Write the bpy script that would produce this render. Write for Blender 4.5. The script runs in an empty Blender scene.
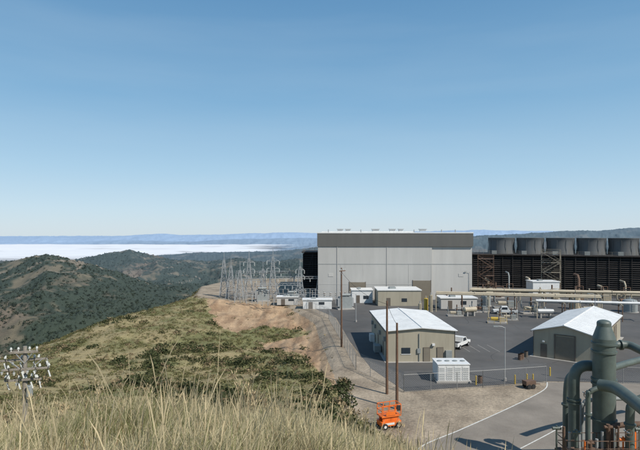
import bpy, math, random
import numpy as np
from mathutils import Vector, Matrix
random.seed(7); RNG=np.random.default_rng(11)
F=500.0; HY=233.0; PAD=-19.0
def G(px,py,z=PAD):
    Y=-z*F/(py-HY); return ((px-320)*Y/F, Y, z)
# ------------------------------------------------------------ noise
_p=np.random.default_rng(3).permutation(4096); _p=np.concatenate([_p,_p])
def perlin(x,y,seed=0):
    xi=np.floor(x).astype(np.int64); yi=np.floor(y).astype(np.int64)
    xf=x-xi; yf=y-yi
    u=xf*xf*xf*(xf*(xf*6-15)+10); v=yf*yf*yf*(yf*(yf*6-15)+10)
    def g(ix,iy,dx,dy):
        h=_p[(_p[(ix+seed*37)&4095]+iy)&4095]
        a=h*(2*math.pi/4096.0)
        return np.cos(a)*dx+np.sin(a)*dy
    n00=g(xi,yi,xf,yf); n10=g(xi+1,yi,xf-1,yf); n01=g(xi,yi+1,xf,yf-1); n11=g(xi+1,yi+1,xf-1,yf-1)
    return ((n00*(1-u)+n10*u)*(1-v)+(n01*(1-u)+n11*u)*v)*1.5
def fbm(x,y,o=4,seed=0):
    s=0;a=1;t=0
    for i in range(o):
        s=s+a*perlin(x*2**i,y*2**i,seed+i); t+=a; a*=0.5
    return s/t
def ridged(x,y,o=4,seed=0):
    s=0;a=1;t=0
    for i in range(o):
        s=s+a*(1-np.abs(perlin(x*2**i,y*2**i,seed+i))*2.0); t+=a; a*=0.5
    return s/t
def sstep(a,b,x):
    t=np.clip((x-a)/(b-a),0,1); return t*t*(3-2*t)
# ------------------------------------------------------------ terrain height
cp=[]
for a in (-1.0,-.62,-.24,0.0):
    for Y,z in ((4,-1.85),(10,-4.15),(20,-8.1),(30,-11.6),(40,-14.5),(50,-16.9)):
        cp.append((a*Y,Y,z))
cp+=[(0,0,-1.7),(-4,0,-1.7),(0,-20,-2),(-40,-20,-6),(-80,-20,-20),(40,-20,-5),(-40,0,-5),(-80,20,-22),
 (6.4,40,-17.0),(15,38,-19),(10,30,-15.8),(20,30,-18.7),(8,20,-11.3),(20,20,-14.5),(5,10,-6.2),(15,10,-9),(3,5,-3.3),(10,5,-5.5),(2.5,1,-2),
 (10,0,-3.5),(30,0,-9),(30,15,-15.5),(60,20,-19),(60,0,-17),(100,20,-19),
 (-51,80,-21.3),(-61,95,-24.3),(-77,120,-34),(-100,160,-60),(-140,220,-95),
 (-56,60,-20),(-85,90,-30),(-130,140,-62),
 (-29,65,-19.2),(-40,90,-20.9),(-53,120,-21.9),(-66,150,-33),(-88,200,-62),(-114,260,-100),
 (-16,65,-19.3),(-19,80,-20.7),(-25,105,-20.6),(-34,140,-19.2),(-37,150,-18.9),(-50,190,-34),(-60,250,-75),
 (-11,80,-20.6),(-14,100,-21.8),(-16.8,120,-20.9),(-19,138,-19),
 (-2.4,60,-18.3),(-3,75,-20.0),(-3.8,95,-20.8),(-4.6,115,-20.2),
 (100,260,-30),(50,280,-45),(0,270,-55),(200,200,-30),(200,100,-20)]
cp=np.array(cp,float)
def U(r2): return 0.5*r2*np.log(r2+1e-9)
S=100.0
P=cp[:,:2]/S; n=len(P)
K=U(((P[:,None]-P[None])**2).sum(-1))+np.eye(n)*1e-4
A=np.zeros((n+3,n+3)); A[:n,:n]=K; A[:n,n]=1; A[:n,n+1:]=P; A[n,:n]=1; A[n+1:,:n]=P.T
W=np.linalg.solve(A,np.concatenate([cp[:,2],[0,0,0]]))
def tps(x,y):
    x=x/S;y=y/S
    out=W[n]+W[n+1]*x+W[n+2]*y
    for i in range(n):
        out=out+W[i]*U((x-P[i,0])**2+(y-P[i,1])**2)
    return out
pad_poly=[(4.9,51),(4.3,68),(3.2,85),(1.2,110),(-7,134),(-22,141),(-36,150),(-42,178),(-36,205),(20,225),(170,225),(170,30),(15,37),(8.6,44)]
def inpoly(x,y,poly):
    c=np.zeros(x.shape,bool); j=len(poly)-1
    for i in range(len(poly)):
        xi,yi=poly[i]; xj,yj=poly[j]
        if yi!=yj:
            c^=((yi>y)!=(yj>y))&(x<(xj-xi)*(y-yi)/(yj-yi)+xi)
        j=i
    return c
def dpoly(x,y,poly):
    d=np.full(x.shape,1e9); j=len(poly)-1
    for i in range(len(poly)):
        ax,ay=poly[j];bx,by=poly[i];vx,vy=bx-ax,by-ay
        t=np.clip(((x-ax)*vx+(y-ay)*vy)/(vx*vx+vy*vy),0,1)
        d=np.minimum(d,np.hypot(x-ax-t*vx,y-ay-t*vy)); j=i
    return d
def near_h(x,y):
    z=tps(x,y)
    r=np.hypot(x,y)
    z=z+fbm(x/14,y/14,4,5)*np.clip(r/40,0.05,1)*1.1+fbm(x/3,y/3,3,9)*0.22*np.clip(r/12,0.2,1)
    d=dpoly(x,y,pad_poly); ins=inpoly(x,y,pad_poly)
    m=np.where(ins,1.0,1-sstep(0,5,d))
    rill=ridged(x/5,y/14,3,13)*0.5*sstep(.5,3,d)*sstep(22,8,d)*(~ins)*(y>60)
    return (z-rill)*(1-m)+PAD*m
def crest(xs,ys,D):
    return lambda px: -(np.interp(px,xs,ys)-HY)*D/F
cA=crest([-300,0,20,45,70,100,125,150,180,215,300,700,1000],[285,265,260,255,260,266,273,281,288,297,306,306,290],1600)
cB=crest([-300,0,60,85,110,130,150,180,210,240,270,300,330,700,1000],[268,262,262,258,253,251,255,260,262,259,263,259,262,262,262],3200)
cD=crest([-300,0,110,150,200,250,290,320,400,470,520,560,600,640,700,1000],[262,262,260,257,253,252,250,247,241,236,234,231,230,227,226,240],6000)
cC=crest([-300,0,40,70,110,160,190,220,260,300,330,470,560,640,1000],[236,238,236,238,236.5,234,235,234.5,233,232.5,234,230,231,230,232],18000)
cC2=crest([-300,0,60,120,200,260,320,1000],[243,242,243,240,241,238,238,238],14000)
def far_h(x,y):
    r=np.hypot(x,y)
    Yd=np.maximum(y,0.45*r)
    px=np.clip(320+F*x/Yd,-300,1000)
    zs=[(230,np.where(px<250,-85,-60)),(850,-235+0*px),(1600,cA(px)),(2300,-250+0*px),(3200,cB(px)),(4300,-340+0*px),(6000,cD(px)),(8500,-370+0*px),(12000,-380+0*px),(14000,cC2(px)),(15500,-380+0*px),(18000,cC(px)),(26000,-300+0*px),(60000,-300+0*px)]
    z=np.zeros_like(x); cr=np.zeros_like(x)
    z=np.where(Yd<=zs[0][0],zs[0][1],z)
    crests=(1600,3200,6000,14000,18000)
    for (a,za),(b,zb) in zip(zs[:-1],zs[1:]):
        t=np.clip((Yd-a)/(b-a),0,1); 
        tt=t*0.5+0.5*(t*t*(3-2*t))
        m=(Yd>a)&(Yd<=b)
        z=np.where(m,za*(1-tt)+zb*tt,z)
        c=np.where(b in crests,t,np.where(a in crests,1-t,0))
        cr=np.where(m,c,cr)
    wx=x+90*fbm(x/500,y/500,2,31); wy=y+90*fbm(x/500+9,y/500,2,33)
    gul=ridged(wx/420,wy/620,4,21)-0.55
    amp=np.interp(Yd,[230,500,1500,3500,6000,14000,20000],[5,34,85,85,60,60,40])*(1-0.80*cr**1.5)
    z=z+gul*amp
    z=z+fbm(x/70,y/70,3,41)*np.interp(Yd,[230,600,3000,9000],[2,7,9,5])
    z=z+fbm(x/900,y/900,3,44)*np.interp(Yd,[0,5000,12000],[0,12,40])*1.0
    return z
def H(x,y):
    x=np.asarray(x,float);y=np.asarray(y,float)
    r=np.hypot(x,y)
    t=sstep(225,330,r)
    nm=r<335
    zn=np.zeros_like(x)
    if nm.any(): zn[nm]=near_h(x[nm],y[nm])
    fm=r>220
    zf=np.zeros_like(x)
    if fm.any(): zf[fm]=far_h(x[fm],y[fm])
    return zn*(1-t)+zf*t
def Hs(x,y): return float(H(np.array([x]),np.array([y]))[0])
# ------------------------------------------------------------ mesh helpers
def link(o,parent=None):
    bpy.context.scene.collection.objects.link(o)
    if parent is not None: o.parent=parent
    return o
def empty(name,loc=(0,0,0),rz=0,parent=None):
    o=bpy.data.objects.new(name,None); o.location=loc; o.rotation_euler=(0,0,rz); o.empty_display_size=0.5
    return link(o,parent)
def np_mesh(name,verts,quads,mat,cols=None,smooth=False):
    me=bpy.data.meshes.new(name)
    k=quads.shape[1]
    me.vertices.add(len(verts)); me.vertices.foreach_set('co',np.asarray(verts,np.float32).ravel())
    me.loops.add(quads.size); me.loops.foreach_set('vertex_index',quads.astype(np.int32).ravel())
    me.polygons.add(len(quads)); me.polygons.foreach_set('loop_start',np.arange(0,quads.size,k,dtype=np.int32))
    me.update(calc_edges=True)
    me.polygons.foreach_set('use_smooth',np.full(len(quads),smooth,bool))
    if cols is not None:
        ca=me.color_attributes.new('Col','FLOAT_COLOR','POINT')
        c=np.ones((len(verts),4),np.float32); c[:,:3]=cols; ca.data.foreach_set('color',c.ravel())
    me.materials.append(mat)
    return link(bpy.data.objects.new(name,me))
class MB:
    def __init__(s): s.v=[];s.f=[];s.m=[];s.sm=[];s.mats=[]
    def mi(s,mat):
        if mat not in s.mats: s.mats.append(mat)
        return s.mats.index(mat)
    def add(s,vs,fs,mat,smooth=False):
        o=len(s.v); s.v+=[tuple(v) for v in vs]
        k=s.mi(mat)
        for f in fs: s.f.append(tuple(i+o for i in f)); s.m.append(k); s.sm.append(smooth)
    def box(s,c,sz,mat,rz=0):
        hx,hy,hz=sz[0]/2,sz[1]/2,sz[2]/2; ca,sa=math.cos(rz),math.sin(rz)
        vs=[]
        for dz in(-hz,hz):
            for dx,dy in((-hx,-hy),(hx,-hy),(hx,hy),(-hx,hy)):
                vs.append((c[0]+dx*ca-dy*sa,c[1]+dx*sa+dy*ca,c[2]+dz))
        s.add(vs,[(3,2,1,0),(4,5,6,7),(0,1,5,4),(1,2,6,5),(2,3,7,6),(3,0,4,7)],mat)
    def b0(s,x0,x1,y0,y1,z0,z1,mat): s.box(((x0+x1)/2,(y0+y1)/2,(z0+z1)/2),(x1-x0,y1-y0,z1-z0),mat)
    def tube(s,p,q,r,mat,n=8,r2=None,caps=True):
        p=Vector(p);q=Vector(q);d=(q-p)
        if d.length<1e-6: return
        d.normalize(); a=d.orthogonal().normalized(); b=d.cross(a)
        if r2 is None: r2=r
        vs=[];
        for (c,rr) in((p,r),(q,r2)):
            for i in range(n):
                t=2*math.pi*i/n; vs.append(c+a*math.cos(t)*rr+b*math.sin(t)*rr)
        fs=[(i,(i+1)%n,n+(i+1)%n,n+i) for i in range(n)]
        s.add(vs,fs,mat,n>5)
        if caps: s.add(vs[:n],[tuple(range(n-1,-1,-1))],mat); s.add(vs[n:],[tuple(range(n))],mat)
    def beam(s,p,q,w,mat): s.tube(p,q,w*0.7,mat,4)
    def sweep(s,pts,r,mat,n=14):
        pts=[Vector(p) for p in pts]; rings=[]; a=None
        for i,p in enumerate(pts):
            d=(pts[min(i+1,len(pts)-1)]-pts[max(i-1,0)]).normalized()
            if a is None: a=d.orthogonal().normalized()
            else: a=(a-d*a.dot(d)).normalized()
            b=d.cross(a); rings.append([p+a*math.cos(2*math.pi*k/n)*r+b*math.sin(2*math.pi*k/n)*r for k in range(n)])
        vs=[v for rg in rings for v in rg]
        fs=[(j*n+i,j*n+(i+1)%n,(j+1)*n+(i+1)%n,(j+1)*n+i) for j in range(len(pts)-1) for i in range(n)]
        s.add(vs,fs,mat,True)
        s.add(rings[0],[tuple(range(n-1,-1,-1))],mat); s.add(rings[-1],[tuple(range(n))],mat)
    def dome(s,c,r,mat,n=16,h=1.0):
        vs=[];K=5
        for j in range(K):
            t=j/K*math.pi/2
            for i in range(n):
                a=2*math.pi*i/n; vs.append((c[0]+r*math.cos(t)*math.cos(a),c[1]+r*math.cos(t)*math.sin(a),c[2]+r*h*math.sin(t)))
        vs.append((c[0],c[1],c[2]+r*h))
        fs=[(j*n+i,j*n+(i+1)%n,(j+1)*n+(i+1)%n,(j+1)*n+i) for j in range(K-1) for i in range(n)]
        fs+=[((K-1)*n+i,(K-1)*n+(i+1)%n,K*n) for i in range(n)]
        s.add(vs,fs,mat,True)
    def obj(s,name,parent=None,loc=(0,0,0),rz=0):
        me=bpy.data.meshes.new(name); me.from_pydata(s.v,[],s.f)
        for m in s.mats: me.materials.append(m)
        me.polygons.foreach_set('material_index',s.m); me.polygons.foreach_set('use_smooth',s.sm); me.update()
        o=bpy.data.objects.new(name,me); o.location=loc; o.rotation_euler=(0,0,rz)
        return link(o,parent)
# ------------------------------------------------------------ materials
def new_mat(name):
    m=bpy.data.materials.new(name); m.use_nodes=True; nt=m.node_tree; return m,nt,nt.nodes['Principled BSDF']
def mat(name,col,rough=0.7,var=0.15,scale=1.5,metal=0.0,bump=0.0,bscale=8,corr=None,streak=0.0,dirt=0.0):
    m,nt,b=new_mat(name); N=nt.nodes;L=nt.links
    tc=N.new('ShaderNodeTexCoord')
    no=N.new('ShaderNodeTexNoise'); no.inputs['Scale'].default_value=scale; no.inputs['Detail'].default_value=6; no.inputs['Roughness'].default_value=0.65
    mp=N.new('ShaderNodeMapping'); mp.inputs['Scale'].default_value=(1,1,0.12 if streak else 1)
    L.new(tc.outputs['Object'],mp.inputs['Vector']); L.new(mp.outputs[0],no.inputs['Vector'])
    mr=N.new('ShaderNodeMapRange'); mr.inputs['From Min'].default_value=0.3; mr.inputs['From Max'].default_value=0.7
    mr.inputs['To Min'].default_value=1-var; mr.inputs['To Max'].default_value=1+var
    L.new(no.outputs['Fac'],mr.inputs['Value'])
    mx=N.new('ShaderNodeMix'); mx.data_type='RGBA'; mx.blend_type='MULTIPLY'; mx.inputs['Factor'].default_value=1
    mx.inputs[6].default_value=(*col,1); L.new(mr.outputs[0],mx.inputs[7]); src=mx.outputs[2]
    if dirt:
        n3=N.new('ShaderNodeTexNoise'); n3.inputs['Scale'].default_value=scale*3.7; n3.inputs['Detail'].default_value=8; n3.inputs['Roughness'].default_value=.75
        L.new(mp.outputs[0],n3.inputs['Vector'])
        m3=N.new('ShaderNodeMapRange'); m3.inputs['From Min'].default_value=.52; m3.inputs['From Max'].default_value=.72; m3.inputs['To Max'].default_value=dirt
        L.new(n3.outputs['Fac'],m3.inputs['Value'])
        m4=N.new('ShaderNodeMix'); m4.data_type='RGBA'; L.new(m3.outputs[0],m4.inputs['Factor']); L.new(src,m4.inputs[6]); m4.inputs[7].default_value=(.14,.10,.07,1); src=m4.outputs[2]
    L.new(src,b.inputs['Base Color'])
    b.inputs['Roughness'].default_value=rough; b.inputs['Metallic'].default_value=metal
    if corr:
        wv=N.new('ShaderNodeTexWave'); wv.bands_direction=corr[0]; wv.inputs['Scale'].default_value=corr[1]
        L.new(tc.outputs['Object'],wv.inputs['Vector'])
        bp=N.new('ShaderNodeBump'); bp.inputs['Strength'].default_value=corr[2]; bp.inputs['Distance'].default_value=0.05
        L.new(wv.outputs['Fac'],bp.inputs['Height']); L.new(bp.outputs[0],b.inputs['Normal'])
    elif bump:
        n2=N.new('ShaderNodeTexNoise'); n2.inputs['Scale'].default_value=bscale; n2.inputs['Detail'].default_value=5; L.new(tc.outputs['Object'],n2.inputs['Vector'])
        bp=N.new('ShaderNodeBump'); bp.inputs['Strength'].default_value=bump; bp.inputs['Distance'].default_value=0.1
        L.new(n2.outputs['Fac'],bp.inputs['Height']); L.new(bp.outputs[0],b.inputs['Normal'])
    return m
def colmat(name,rough=0.9,trans=0.0,noise=None,bump=None):
    m,nt,b=new_mat(name); N=nt.nodes;L=nt.links
    at=N.new('ShaderNodeAttribute'); at.attribute_name='Col'
    src=at.outputs['Color']
    if noise:
        ge=N.new('ShaderNodeNewGeometry')
        for sc,am in noise:
            no=N.new('ShaderNodeTexNoise'); no.inputs['Scale'].default_value=sc; no.inputs['Detail'].default_value=5; no.inputs['Roughness'].default_value=0.7
            L.new(ge.outputs['Position'],no.inputs['Vector'])
            mr=N.new('ShaderNodeMapRange'); mr.inputs['From Min'].default_value=0.3; mr.inputs['From Max'].default_value=0.7
            mr.inputs['To Min'].default_value=1-am; mr.inputs['To Max'].default_value=1+am; L.new(no.outputs['Fac'],mr.inputs['Value'])
            mx=N.new('ShaderNodeMix'); mx.data_type='RGBA'; mx.blend_type='MULTIPLY'; mx.inputs['Factor'].default_value=1
            L.new(src,mx.inputs[6]); L.new(mr.outputs[0],mx.inputs[7]); src=mx.outputs[2]
        if bump:
            no=N.new('ShaderNodeTexNoise'); no.inputs['Scale'].default_value=bump[0]; no.inputs['Detail'].default_value=6
            L.new(ge.outputs['Position'],no.inputs['Vector'])
            bp=N.new('ShaderNodeBump'); bp.inputs['Strength'].default_value=bump[1]; bp.inputs['Distance'].default_value=bump[2]
            L.new(no.outputs['Fac'],bp.inputs['Height']); L.new(bp.outputs[0],b.inputs['Normal'])
    L.new(src,b.inputs['Base Color']); b.inputs['Roughness'].default_value=rough
    b.inputs['Specular IOR Level'].default_value=0.15
    if trans:
        tr=N.new('ShaderNodeBsdfTranslucent'); L.new(src,tr.inputs['Color'])
        ms=N.new('ShaderNodeMixShader'); ms.inputs[0].default_value=trans
        L.new(b.outputs[0],ms.inputs[1]); L.new(tr.outputs[0],ms.inputs[2]); L.new(ms.outputs[0],N['Material Output'].inputs['Surface'])
    return m
M_ter=colmat('terrain_soil_haze',noise=[(0.35,0.22),(3.0,0.28)],bump=(2.5,0.6,0.2))
M_shrub=colmat('shrub_leaves',0.8,0.25)
M_grass=colmat('dry_grass',0.7,0.3)
M_fog,nt,bs=new_mat('fog')
at=nt.nodes.new('ShaderNodeAttribute'); at.attribute_name='Col'
nt.links.new(at.outputs['Color'],bs.inputs['Alpha'])
bs.inputs['Base Color'].default_value=(.66,.68,.71,1); bs.inputs['Roughness'].default_value=1; bs.inputs['Specular IOR Level'].default_value=0
M_wall=mat('gray_metal_siding',(0.445,0.435,0.41),0.6,0.06,0.5,corr=('X',3.0,0.35),streak=1,dirt=.08)
M_wall2=mat('gray_metal_siding_light',(0.50,0.485,0.455),0.6,0.06,0.5,corr=('X',3.0,0.35),streak=1,dirt=.08)
M_fascia=mat('fascia_brown_gray',(0.115,0.112,0.102),0.6,0.08,0.5,corr=('X',3.0,0.3),streak=1)
M_white=mat('white_paint',(0.68,0.68,0.66),0.5,0.08,0.8,dirt=.3)
M_whroofy=mat('white_metal_roof_b',(0.72,0.72,0.70),0.45,0.10,0.5,corr=('Y',4.0,0.3),dirt=.25)
M_beige=mat('beige_siding',(0.39,0.35,0.265),0.65,0.08,0.4,corr=('X',6.0,0.4),streak=1,dirt=.25)
M_beigey=mat('beige_siding_side',(0.39,0.35,0.265),0.65,0.08,0.4,corr=('Y',6.0,0.4),streak=1,dirt=.25)
M_trim=mat('brown_trim',(0.12,0.10,0.08),0.6,0.1)
M_door=mat('door_brown',(0.20,0.17,0.125),0.6,0.08,1,corr=('Z',6,0.5))
M_glass=mat('window_glass',(0.03,0.04,0.05),0.1,0.1)
M_brown=mat('cooling_tower_wood',(0.026,0.023,0.022),0.9,0.35,0.6)
M_brown2=mat('cooling_tower_slats',(0.042,0.036,0.033),0.85,0.3,1.2)
M_black=mat('dark_interior',(0.010,0.009,0.009),0.9,0.1)
M_stack=mat('fan_stack_fiberglass',(0.105,0.110,0.112),0.6,0.18,0.4,streak=1,dirt=.3)
M_steel=mat('galvanised_steel',(0.38,0.39,0.39),0.5,0.1,metal=0.3)
M_tan=mat('tan_painted_pipe',(0.42,0.36,0.26),0.55,0.12,0.7,dirt=.35)
M_stair=mat('stair_tower_paint',(0.25,0.22,0.17),0.6,0.15,0.7,dirt=.4)
M_yel=mat('yellow_paint',(0.55,0.38,0.06),0.5,0.1,dirt=.3)
M_rust=mat('rusty_steel',(0.13,0.08,0.055),0.85,0.3,2)
M_orange=mat('orange_paint',(0.75,0.16,0.02),0.45,0.1,2,dirt=.3)
M_gpipe=mat('green_gray_pipe',(0.088,0.112,0.100),0.5,0.2,1.2,bump=0.05,bscale=20,dirt=.25)
M_wood=mat('pole_wood',(0.14,0.08,0.05),0.9,0.25,4,bump=0.3,bscale=15)
M_wood2=mat('weathered_pole_wood',(0.26,0.23,0.19),0.9,0.3,4,bump=0.3,bscale=15)
M_cer=mat('insulator_ceramic',(0.58,0.58,0.54),0.25,0.1)
M_asph=mat('asphalt_dark',(0.088,0.085,0.081),0.9,0.28,0.09,bump=0.15,bscale=6,dirt=.2)
M_seal=mat('asphalt_patch',(0.055,0.054,0.052),0.9,0.2,0.4)
M_road=mat('worn_road',(0.225,0.195,0.16),0.95,0.22,0.2,bump=0.2,bscale=5,dirt=.25)
M_line=mat('road_paint',(0.6,0.59,0.54),0.7,0.2,3,dirt=.6)
M_conc=mat('concrete',(0.36,0.34,0.31),0.9,0.12,0.6,bump=0.1,dirt=.2)
M_tire=mat('tire_rubber',(0.02,0.02,0.02),0.9,0.1)
M_gray=mat('gray_equipment',(0.25,0.27,0.265),0.6,0.12,dirt=.2)
M_chain=mat('fence_wire',(0.30,0.30,0.29),0.5,0.1,metal=0.3)
# ------------------------------------------------------------ terrain mesh
def seg(a,b,step): return np.exp(np.arange(math.log(a),math.log(b),step))
rr=np.concatenate([[0.3,0.8],seg(1.2,20,0.03),seg(20,320,0.0085),seg(320,760,0.012),seg(760,4000,0.0048),seg(4000,20000,0.009),seg(20000,60000,0.05)])
th=np.concatenate([np.radians(np.linspace(-180,-46,36)),np.radians(np.linspace(-45.5,-37,60)),np.radians(np.linspace(-36.9,37,800)),np.radians(np.linspace(37.2,45,30)),np.radians(np.linspace(48,180,34))])
R,T=np.meshgrid(rr,th,indexing='ij')
X=R*np.sin(T);Y=R*np.cos(T)
Z=H(X.ravel(),Y.ravel()).reshape(X.shape)
can=perlin(X/13,Y/13,61)+0.7*perlin(X/6,Y/6,62)
TD=lambda x,y: fbm(x/150,y/150,4,71)+.45*fbm(x/520,y/520,2,76)+.20
dens=sstep(-0.15,0.25,TD(X,Y))
Z=Z+np.where(R>330,np.maximum(can,-0.1)*dens*np.interp(R,[330,800,5000,9000],[3,6,14,0]),0)
nr,nt_=X.shape
idx=np.arange(nr*nt_).reshape(nr,nt_)
quads=np.stack([idx[:-1,:-1],idx[:-1,1:],idx[1:,1:],idx[1:,:-1]],-1).reshape(-1,4)[:,::-1]
x=X.ravel();y=Y.ravel();z=Z.ravel();r=R.ravel()
def mixc(a,b,t): return a*(1-t[:,None])+b*t[:,None]
C=lambda *c: np.array([c],float)
bare_px=[(203,291),(255,296),(325,304),(346,326),(354,380),(335,386),(312,366),(296,352),(272,352),(258,345),(300,338),(310,331),(262,325),(238,333),(218,328),(208,308)]
def bare_mask(x,y,z):
    yy=np.maximum(y,1); px=320+F*x/yy; py=HY-F*z/yy
    jx=px+8*fbm(x/6,y/6,3,81); jy=py+5*fbm(x/6+50,y/6,3,82)
    return (inpoly(jx,jy,bare_px)&(y>55)&(y<160)).astype(float)
bm=bare_mask(x,y,z)
n1=fbm(x/9,y/9,4,91); n2=fbm(x/35,y/35,3,92)
near=mixc(C(.29,.235,.125),C(.165,.160,.072),sstep(-.3,.25,n1+n2*.8))
near=mixc(near,C(.32,.235,.14),sstep(.25,.6,-n2+n1*.3)*0.6)
bn=fbm(x/3,y/9,4,93)
near=mixc(near,mixc(C(.40,.28,.175),C(.29,.19,.115),sstep(-.2,.3,bn)),bm)
gr=sstep(48,18,r); near=mixc(near,C(.32,.27,.15),gr*0.8)
padm=inpoly(x,y,pad_poly)|(dpoly(x,y,pad_poly)<2.5)
padm=padm&(r<240)
near=mixc(near,mixc(C(.33,.27,.20),C(.24,.195,.145),sstep(-.2,.3,fbm(x/5,y/5,4,94))),padm.astype(float))
fn=TD(x,y); f3=perlin(x/22,y/22,77); f2=fbm(x/420,y/420,3,79)
far=mixc(C(.150,.122,.072),C(.032,.041,.019),sstep(-.24,.04,fn+f3*.24+.03))
far=mixc(far,C(.20,.145,.095),sstep(.30,.5,f2+f3*.14)*0.75*sstep(9000,5000,r))
far=mixc(far,C(.05,.06,.03),sstep(4000,9000,r)*.8)
trk=np.abs(fbm(x/380+3,y/520,2,99)); far=mixc(far,C(.27,.215,.155),sstep(.012,.004,trk)*(r>450)*(r<5000)*.75)
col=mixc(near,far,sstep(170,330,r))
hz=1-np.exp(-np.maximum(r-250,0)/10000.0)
haze_tint=mixc(C(.15,.215,.29),C(.30,.41,.56),sstep(3000,17000,r))
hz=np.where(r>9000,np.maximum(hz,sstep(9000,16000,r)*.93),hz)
col=mixc(col,haze_tint,np.clip(hz,0,.95))  # aerial haze painted into the ground colour, stronger with distance
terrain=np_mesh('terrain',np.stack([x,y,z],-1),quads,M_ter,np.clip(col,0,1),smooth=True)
# fog bank
fx=np.linspace(-18000,1500,260); fy=np.linspace(4400,13500,180)
FX,FY=np.meshgrid(fx,fy); d=fbm(FX/2200,FY/1300,5,5)
a1=sstep(-200,-1300,FX+.05*(FY-8000)+d*1700)*sstep(4500,6600,FY+d*1600)*sstep(13400,12300,FY+d*900)
a1=a1*np.clip(1.25+1.1*fbm(FX/1300,FY/800,4,16),.4,1)
FZ=-292+d*30+fbm(FX/420,FY/420,3,6)*16
ii=np.arange(FX.size).reshape(FX.shape)
q=np.stack([ii[:-1,:-1],ii[:-1,1:],ii[1:,1:],ii[1:,:-1]],-1).reshape(-1,4)
np_mesh('fog_bank',np.stack([FX.ravel(),FY.ravel(),FZ.ravel()],-1),q,M_fog,np.repeat(a1.ravel()[:,None],3,1),smooth=True)
# ------------------------------------------------------------ flat sheets
def sheet(name,poly,z,m):
    b=MB(); b.add([(p[0],p[1],z) for p in poly],[tuple(range(len(poly)))],m); return b.obj(name)
yard=[(10.2,60),(7.2,70),(5.2,88),(3.6,112),(-3,130),(-3,215),(150,215),(150,58),(28.9,64),(20,62)]
sheet('asphalt_yard',yard,PAD+0.02,M_asph)
ln=[(7.6,40.5),(8.8,44.2),(13.5,48.2),(19.1,53),(24.2,57.6),(27.5,61),(28.9,63.6)]
road=[(7.6,40.5)]+ln[1:]+[(48,63.5),(42,56),(33,48),(28,38)]
sheet('access_road',road,PAD+0.012,M_road)
def ribbon(b,pts,w,z,m):
    for i in range(len(pts)-1):
        p=Vector((*pts[i],z));q=Vector((*pts[i+1],z)); dd=(q-p).normalized(); nn=Vector((-dd.y,dd.x,0))*w/2
        b.add([p-nn,q-nn,q+nn,p+nn],[(0,1,2,3)],m)
def smooth_pts(pts,k=6):
    out=[]
    P_=[pts[0]]+list(pts)+[pts[-1]]
    for i in range(1,len(P_)-2):
        for s_ in range(k):
            t=s_/k; a,b_,c,d_=P_[i-1],P_[i],P_[i+1],P_[i+2]
            out.append(tuple(0.5*((2*b_[j])+(-a[j]+c[j])*t+(2*a[j]-5*b_[j]+4*c[j]-d_[j])*t*t+(-a[j]+3*b_[j]-3*c[j]+d_[j])*t**3) for j in range(len(a))))
    out.append(tuple(pts[-1])); return out
b=MB(); ribbon(b,smooth_pts(ln),0.14,PAD+0.026,M_line)
l2=[G(520,449)[:2],G(545,436)[:2],G(575,420)[:2],G(612,405)[:2]]
ribbon(b,smooth_pts(l2),0.12,PAD+0.026,M_line)
b.obj('road_marking_line')
b=MB()
for pxy in ((470,352),(480,352),(490,352),(500,352)):
    a=G(*pxy)[:2]; ribbon(b,[a,(a[0]-0.4,a[1]+5)],0.07,PAD+0.026,M_conc)
b.obj('parking_marking')
b=MB(); rg=random.Random(31)
for i in range(16):
    gx,gy,_=G(rg.uniform(465,600),rg.uniform(318,372)); pts=[(gx,gy)]
    aa=rg.choice([0,1.57])+rg.uniform(-.3,.3)
    for k in range(5): aa+=rg.uniform(-.35,.35); pts.append((pts[-1][0]+math.cos(aa)*1.6,pts[-1][1]+math.sin(aa)*1.6))
    ribbon(b,smooth_pts(pts,3),rg.uniform(.06,.14),PAD+0.0235+i*.00012,M_seal)
b.obj('asphalt_crack_seal')
# ------------------------------------------------------------ turbine building
tb=empty('turbine_building',(-0.6,142.5,PAD),math.radians(-1.0))
w1,w2,dp,ht=32.4,11.4,32,18.9
b=MB(); b.b0(0,w1,0,dp,0,ht-3.7,M_wall); b.obj('wall_main',tb)
b=MB(); b.b0(w1+0.01,w1+w2,0.35,dp-0.3,0,ht-3.7,M_wall2); b.obj('wall_end_bay',tb)
b=MB(); b.b0(-0.2,w1+w2+0.2,-0.25,dp+0.2,ht-3.7,ht,M_fascia); b.obj('fascia',tb)
b=MB(); b.b0(-0.3,w1+w2+0.3,-0.35,dp+0.3,ht,ht+0.3,M_white)
b.b0(1,28,5,25,ht+.3,ht+.6,M_white)
b.obj('parapet_coping',tb)
b=MB()
for vx,vw in ((6.5,.8),(8.8,.7),(17,1.0),(22,.8),(24.5,.6),(31,.9)): 
    b.b0(vx-vw,vx+vw,6,7.5,ht+0.6,ht+1.15,M_white); b.b0(vx-vw-.2,vx+vw+.2,5.7,7.8,ht+1.15,ht+1.32,M_steel)
for vx in (3,12.5,28,36,40): b.tube((vx,4,ht+.3),(vx,4,ht+1.1),.15,M_steel,8)
b.obj('roof_vents',tb)
b=MB()
b.b0(-0.05,w1,-0.06,0,10.1,10.2,M_gray); b.b0(w1+0.05,w1+w2,0.28,0.35,10.1,10.2,M_gray)
for vx in np.arange(0.1,w1+0.1,6.42): b.b0(vx-0.04,vx+0.04,-0.04,0,0,10.05,M_wall2)
b.b0(-0.05,w1,-0.05,0,4.4,4.5,M_wall2)
for vx in (5.5,19.6): b.tube((vx,-.12,0),(vx,-.12,ht-3.75),.05,M_wall2,8)
b.obj('wall_girts',tb)
b=MB()
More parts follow.
